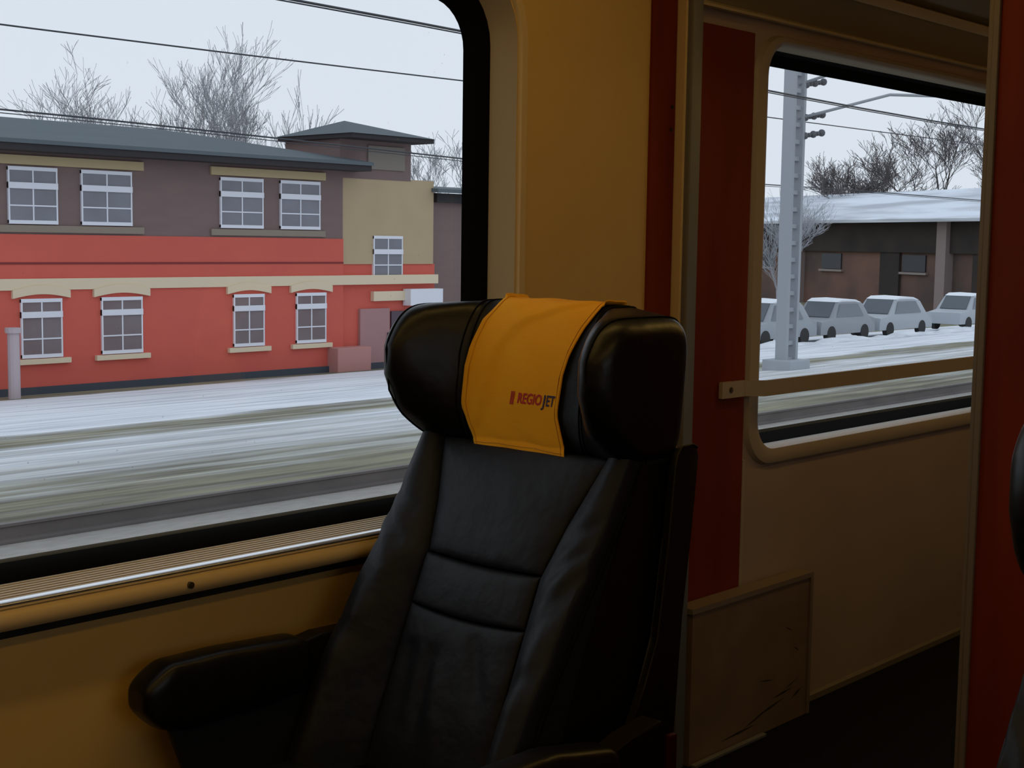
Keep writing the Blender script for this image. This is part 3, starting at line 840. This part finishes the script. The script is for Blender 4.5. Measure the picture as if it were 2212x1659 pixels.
# ---- parked cars
def lathe_car(x, y, z, L, label, body, snow=True, h=1.56):
    r = root('car', (x, y, z), label=label, cat='car', group='parked cars in front of the shed')
    bodyp = [(0, .30), (0, .62), (.05, .80), (.22*L, .92), (.34*L, h-.04), (.42*L, h), (.68*L, h-.01), (.80*L, h-.10), (.93*L, .96), (L-.03, .86), (L, .60), (L, .30)]
    bm = B()
    loops = []
    for yy, k in ((-.82, .0), (-.80, .5), (-.70, 1), (.70, 1), (.80, .5), (.82, 0)):
        loops.append([(x-L/2+px, y+yy*(1 if pz < .95 else .86), z+(.3+(pz-.3)*(.93+.07*k))) for px, pz in bodyp])
    loft(bm, loops, cap=True); b = link('body', bm, body, r, 'auto')
    bm = B()
    win = [(.27*L, .94), (.36*L, h-.12), (.66*L, h-.12), (.78*L, .96)]
    prism(bm, [(x-L/2+a, z+c) for a, c in win], 1, y-.815, y-.72)
    link('side_window', bm, mat('car_glass', (.20, .22, .25), .2), r)
    bm = B()
    loft(bm, [[(x-L/2+.225*L, y+s*.62, z+.945) for s in (-1, 1)]+[(x-L/2+.335*L, y+s*.58, z+h-.06) for s in (1, -1)], [(x-L/2+.215*L, y+s*.62, z+.955) for s in (-1, 1)]+[(x-L/2+.325*L, y+s*.58, z+h-.05) for s in (1, -1)]], cap=True)
    link('windscreen', bm, mat('car_glass', (.10, .12, .14), .2), r)
    for wx in (.19*L, .80*L):
        for s in (-1, 1):
            bm = B(); cyl(bm, (x-L/2+wx, y+s*.74, z+.31), 1, .31, .2, 20); w = link('wheel', bm, mat('tyre', (.03, .03, .03), .8), r, 'auto')
    if snow:
        bm = B()
        loft(bm, [[(x-L/2+.335*L, y-.66, z+h-.045), (x-L/2+.42*L, y-.66, z+h+.03), (x-L/2+.68*L, y-.66, z+h+.03), (x-L/2+.79*L, y-.66, z+h-.09)],
                  [(x-L/2+.335*L, y+.66, z+h-.045), (x-L/2+.42*L, y+.66, z+h+.07), (x-L/2+.68*L, y+.66, z+h+.07), (x-L/2+.79*L, y+.66, z+h-.09)]], closed_u=True, cap=True)
        link('snow_on_roof', bm, mat('roof_snow', (.85, .88, .93), .9), r)
    return r
silver = mat('silver_paint', (.33, .355, .39), .45, metal=0, spec=.4); grey = mat('grey_paint', (.29, .31, .34), .45); pale = mat('pale_paint', (.40, .43, .47), .45)
cy = 26.0
lathe_car(44.3, cy, gz(cy), 4.4, 'silver car with a snowy roof at the left edge of the far window', silver, h=1.62)
lathe_car(48.9, cy, gz(cy), 4.2, 'grey car with a snowy roof, second from the left in the far window', grey)
lathe_car(53.7, cy, gz(cy), 4.6, 'pale grey car with a snowy roof, third from the left in the far window', pale)
lathe_car(61.0, cy, gz(cy), 4.6, 'pale car after the gap, at the right edge of the far window', pale)
bm = B(); box(bm, 41, 70, 24.55, 24.72, gz(24.6), gz(24.6)+.75)
# low snow bank in front of the cars
bm.free(); bm = B()
rows = []
for k in range(45):
    x = 36+k*.7; hgt = .12+.06*math.sin(k*.9)+.05*math.sin(k*2.3)
    rows.append([(x, 23.6, gz(23.6)-.05), (x, 24.0, gz(24)+hgt*.8), (x, 24.5, gz(24.5)+hgt), (x, 25.1, gz(25.1)-.05)])
loft(bm, rows, cap=True)
tag(link('snow_bank', bm, mat('bank_snow', SNOW, .9, noise=(1.2, .4, (.6, .63, .68))), smooth=True), 'low bank of ploughed snow in front of the parked cars', 'snow bank')

# ---- catenary mast
ms_ = root('catenary_mast', (29.35, 16, gz(16)), label='grey railway mast with brackets seen through the far window', cat='mast')
MG = mat('mast_grey', (.38, .41, .45), .7)
INS = mat('insulator', (.13, .14, .16), .5)
bm = B(); 
for sx in (-.22, .22): box(bm, 29.35+sx-.05, 29.35+sx+.05, 15.85, 16.15, gz(16), 8.0)
for k in range(24):
    z = gz(16)+.2+k*.4; box(bm, 29.15, 29.55, 15.93, 16.07, z, z+.10)
link('lattice_post', bm, MG, ms_)
bm = B(); box(bm, 28.9, 29.8, 15.6, 16.4, gz(16)-.1, gz(16)+.25, .03); link('footing', bm, MG, ms_)
for z0, z1, L in ((5.05, 5.75, -3.0), (4.25, 4.80, -3.0)):
    bm = B(); tube(bm, [(29.5, 16, z0), (30.6, 14.2, z1), (31.8, 12.0, z1-.1)], .035, 8); link('bracket_arm', bm, MG, ms_, True)
for z in (5.05, 4.28, 3.85):
    bm = B()
    for k in range(5): cyl(bm, (29.62+k*.09, 15.86-k*.06, z+.02*k), 0, .085-.03*(k % 2), .05, 12)
    link('insulator', bm, INS, ms_, True)

# ---- overhead wires
WIRE = mat('wire', (.05, .055, .065), .6)
def wire(y, z, r, label, sag=.12, z2=None):
    bm = B(); pts = []
    for k in range(61):
        x = -20+k*3.0; t = ((x+20) % 60)/60
        pts.append((x, y, z+(0 if z2 is None else (z2-z)*smooth((x-8)/22))-sag*4*t*(1-t)+sag*.5))
    tube(bm, pts, r, 6)
    tag(link('overhead_wire', bm, WIRE, smooth=True), label, 'wire', 'overhead railway wires')
wire(11.8, 4.15, .017, 'thick overhead wire crossing the top right corner of the big window', .05, 3.89)
wire(11.8, 4.118, .010, 'thin overhead wire just beneath the thick topmost one', .05, 3.855)
wire(16.3, 4.10, .013, 'single thin wire crossing the sky above the bare trees', .08, 4.25)
wire(20.0, 3.33, .017, 'lowest overhead wire, just above the grey roof of the red building', .06, 2.95)
wire(20.0, 3.285, .009, 'faint wire close beneath the lowest overhead wire', .08, 2.90)

# ---- bare trees
BARK = mat('hazed_branches', (.40, .41, .44), .9); BARK2 = mat('dark_branches', (.13, .12, .125), .9)  # winter haze is put into the pale colour of the first bark
def tree(x, y, h, label, m, spread=1.0, seed=1, depth=6, tw=.012, kids=(2, 4), rt=None):
    rnd = random.Random(seed); base = Vector((x, y, gz(y)-.05))
    bt, bw = B(), B()
    def grow(bm, p, d, L, r, lev):
        n = 3; pts = [p]; q = p; dd = d.copy()
        for k in range(n):
            dd = (dd+Vector((rnd.uniform(-1, 1), rnd.uniform(-1, 1), rnd.uniform(-.4, .7)))*.16).normalized()
            q = q+dd*L/n; pts.append(q)
        r2 = max(tw*.5, r*.62)
        tube(bm, pts, [r+(r2-r)*k/n for k in range(n+1)], 6 if lev < 2 else 3, cap=lev < 2)
        if lev >= depth: return
        for _ in range(rnd.randint(*kids)):
            k = rnd.choice((1, 2, 3, 3)); a = rnd.uniform(0, 2*PI); s = rnd.uniform(.35, .95)*spread
            nd = (dd+Vector((math.cos(a)*s, math.sin(a)*s, rnd.uniform(-.1, .35)))).normalized()
            grow(bw, pts[k], nd, L*rnd.uniform(.62, .82), r2*rnd.uniform(.6, .85), lev+1)
    grow(bt, base, Vector((0, 0, 1)), h*.27, rt or h*.016, 0)
    r = root('bare_tree', base, label=label, cat='tree', group='leafless winter trees')
    link('trunk', bt, m, r, True); link('branches', bw, m, r)
tree(25.0, 40, 12.0, 'leafless bushy tree at the left, behind the long grey roof', BARK, 1.05, 3, 6, .015, (3, 4))
tree(28.4, 41, 13.6, 'shorter leafless tree just left of and partly behind the tallest one', BARK, .75, 5, 6, .015, (3, 4))
tree(30.8, 40, 12.6, 'tallest leafless tree, rising above the middle of the long grey roof', BARK, .6, 8, 6, .015, (3, 4))
tree(34.4, 42, 11.6, 'thin leafless tree showing just behind the left of the tower roof', BARK, .4, 13, 5, .018, (3, 4))
tree(43.5, 40, 11.5, 'leafless tree against the window frame, right of the tower', BARK, .8, 21, 6, .02, (3, 4))
tree(48.6, 28.2, 7.4, 'grey tree in front of the snowy roof at the left of the far window', BARK, .85, 31, 6, .011, (3, 4), rt=.085)
tree(102.6, 56.3, 13.4, 'low dark tree rising first behind the snowy shed roof', BARK2, 1.1, 41, 6, .035, (3, 4))
tree(103, 53, 14.5, 'dark spreading tree, second behind the snowy shed roof', BARK2, 1.1, 43, 6, .035, (3, 4))
tree(109, 50, 18.5, 'tall dark tree, third behind the snowy shed roof', BARK2, .95, 47, 6, .035, (3, 4))
tree(114, 47, 20.5, 'tallest dark tree, at the right edge of the far window', BARK2, .9, 53, 6, .035, (3, 4))

# =================================================================== LIGHT
wd = bpy.data.worlds.new('overcast'); sc.world = wd; wd.use_nodes = True
nt = wd.node_tree; bg = nt.nodes['Background']
tc = nt.nodes.new('ShaderNodeTexCoord'); sp = nt.nodes.new('ShaderNodeSeparateXYZ'); mr = nt.nodes.new('ShaderNodeMapRange')
rp = nt.nodes.new('ShaderNodeValToRGB')
nt.links.new(tc.outputs['Generated'], sp.inputs[0]); nt.links.new(sp.outputs['Z'], mr.inputs['Value'])
mr.inputs['From Min'].default_value = -.1; mr.inputs['From Max'].default_value = .5
nt.links.new(mr.outputs[0], rp.inputs[0])
rp.color_ramp.elements[0].color = (.84, .89, .97, 1); rp.color_ramp.elements[1].color = (.80, .87, .97, 1)
nt.links.new(rp.outputs[0], bg.inputs['Color']); bg.inputs['Strength'].default_value = 1.0

# ceiling lamps of the coach (warm, dim), plus added aisle and corridor lamps
LAMP = bpy.data.materials.new('warm_diffuser'); LAMP.use_nodes = True
em = LAMP.node_tree.nodes['Principled BSDF']; em.inputs['Base Color'].default_value = (.8, .7, .5, 1)
em.inputs['Emission Color'].default_value = (1, .62, .16, 1); em.inputs['Emission Strength'].default_value = 5.0
def lamp(x0, x1, y0, y1, z, label, strength_mat=LAMP, light_blocker=0):
    r = root('ceiling_lamp', ((x0+x1)/2, (y0+y1)/2, z), label=label, cat='lamp', group='ceiling lamps of the coach')
    bm = B(); box(bm, x0-.02, x1+.02, y0-.02, y1+.02, z-.018, z, .003); link('housing', bm, CREAM2, r)
    bm = B(); box(bm, x0, x1, y0, y1, z-.030, z-.018, .004); link('diffuser', bm, strength_mat, r)
    if light_blocker:  # side plates added to block lamp light towards the cove
        for ya_ in (y0-.008, y1+.003):
            bm = B(); box(bm, x0, x1, ya_, ya_+.005, z-light_blocker, z-.018); link('light_blocker', bm, DMETAL, r)
lamp(-1.2, 2.4, -.67, -.57, ZC-.001, 'long warm lamp on the ceiling along the window side of the seats')
lamp(-1.8, 1.9, -1.92, -1.80, ZC-.001, 'warm added fill lamp on the ceiling along the aisle side')  # unseen lamp added to fill in the wall under the window
lamp(2.9, 5.6, -.68, -.56, 2.0295, 'warm unseen lamp with added side skirts on the ceiling of the side corridor', light_blocker=.095)  # unseen lamp put in to brighten the corridor; skirts spare the cove

# =================================================================== CAMERA
cam = bpy.data.cameras.new('camera'); co = bpy.data.objects.new('camera', cam); COL.objects.link(co)
f, yaw, pitch, roll = 3020.386, .829158465, .101259905, .0140459801
cam.sensor_fit = 'HORIZONTAL'; cam.sensor_width = 36; cam.lens = f/2212*36
cam.clip_start = .02; cam.clip_end = 600
fw = Vector((math.sin(yaw)*math.cos(pitch), math.cos(yaw)*math.cos(pitch), -math.sin(pitch)))
rt = Vector((math.cos(yaw), -math.sin(yaw), 0)); up = rt.cross(fw)
r_ = rt*math.cos(roll)+up*math.sin(roll); u_ = -rt*math.sin(roll)+up*math.cos(roll)
M = Matrix((( r_.x, u_.x, -fw.x, 0), (r_.y, u_.y, -fw.y, -1.9), (r_.z, u_.z, -fw.z, 1.23), (0, 0, 0, 1)))
co.matrix_world = M
sc.camera = co

sc.view_settings.view_transform = 'Standard'; sc.view_settings.look = 'None'
sc.view_settings.exposure = 0; sc.view_settings.gamma = 1; sc.view_settings.use_curve_mapping = False
cy_ = sc.cycles
cy_.use_denoising = True
try: cy_.denoiser = 'OPENIMAGEDENOISE'
except Exception: pass
cy_.max_bounces = 10; cy_.diffuse_bounces = 6; cy_.glossy_bounces = 4; cy_.transparent_max_bounces = 12
cy_.sample_clamp_indirect = 4
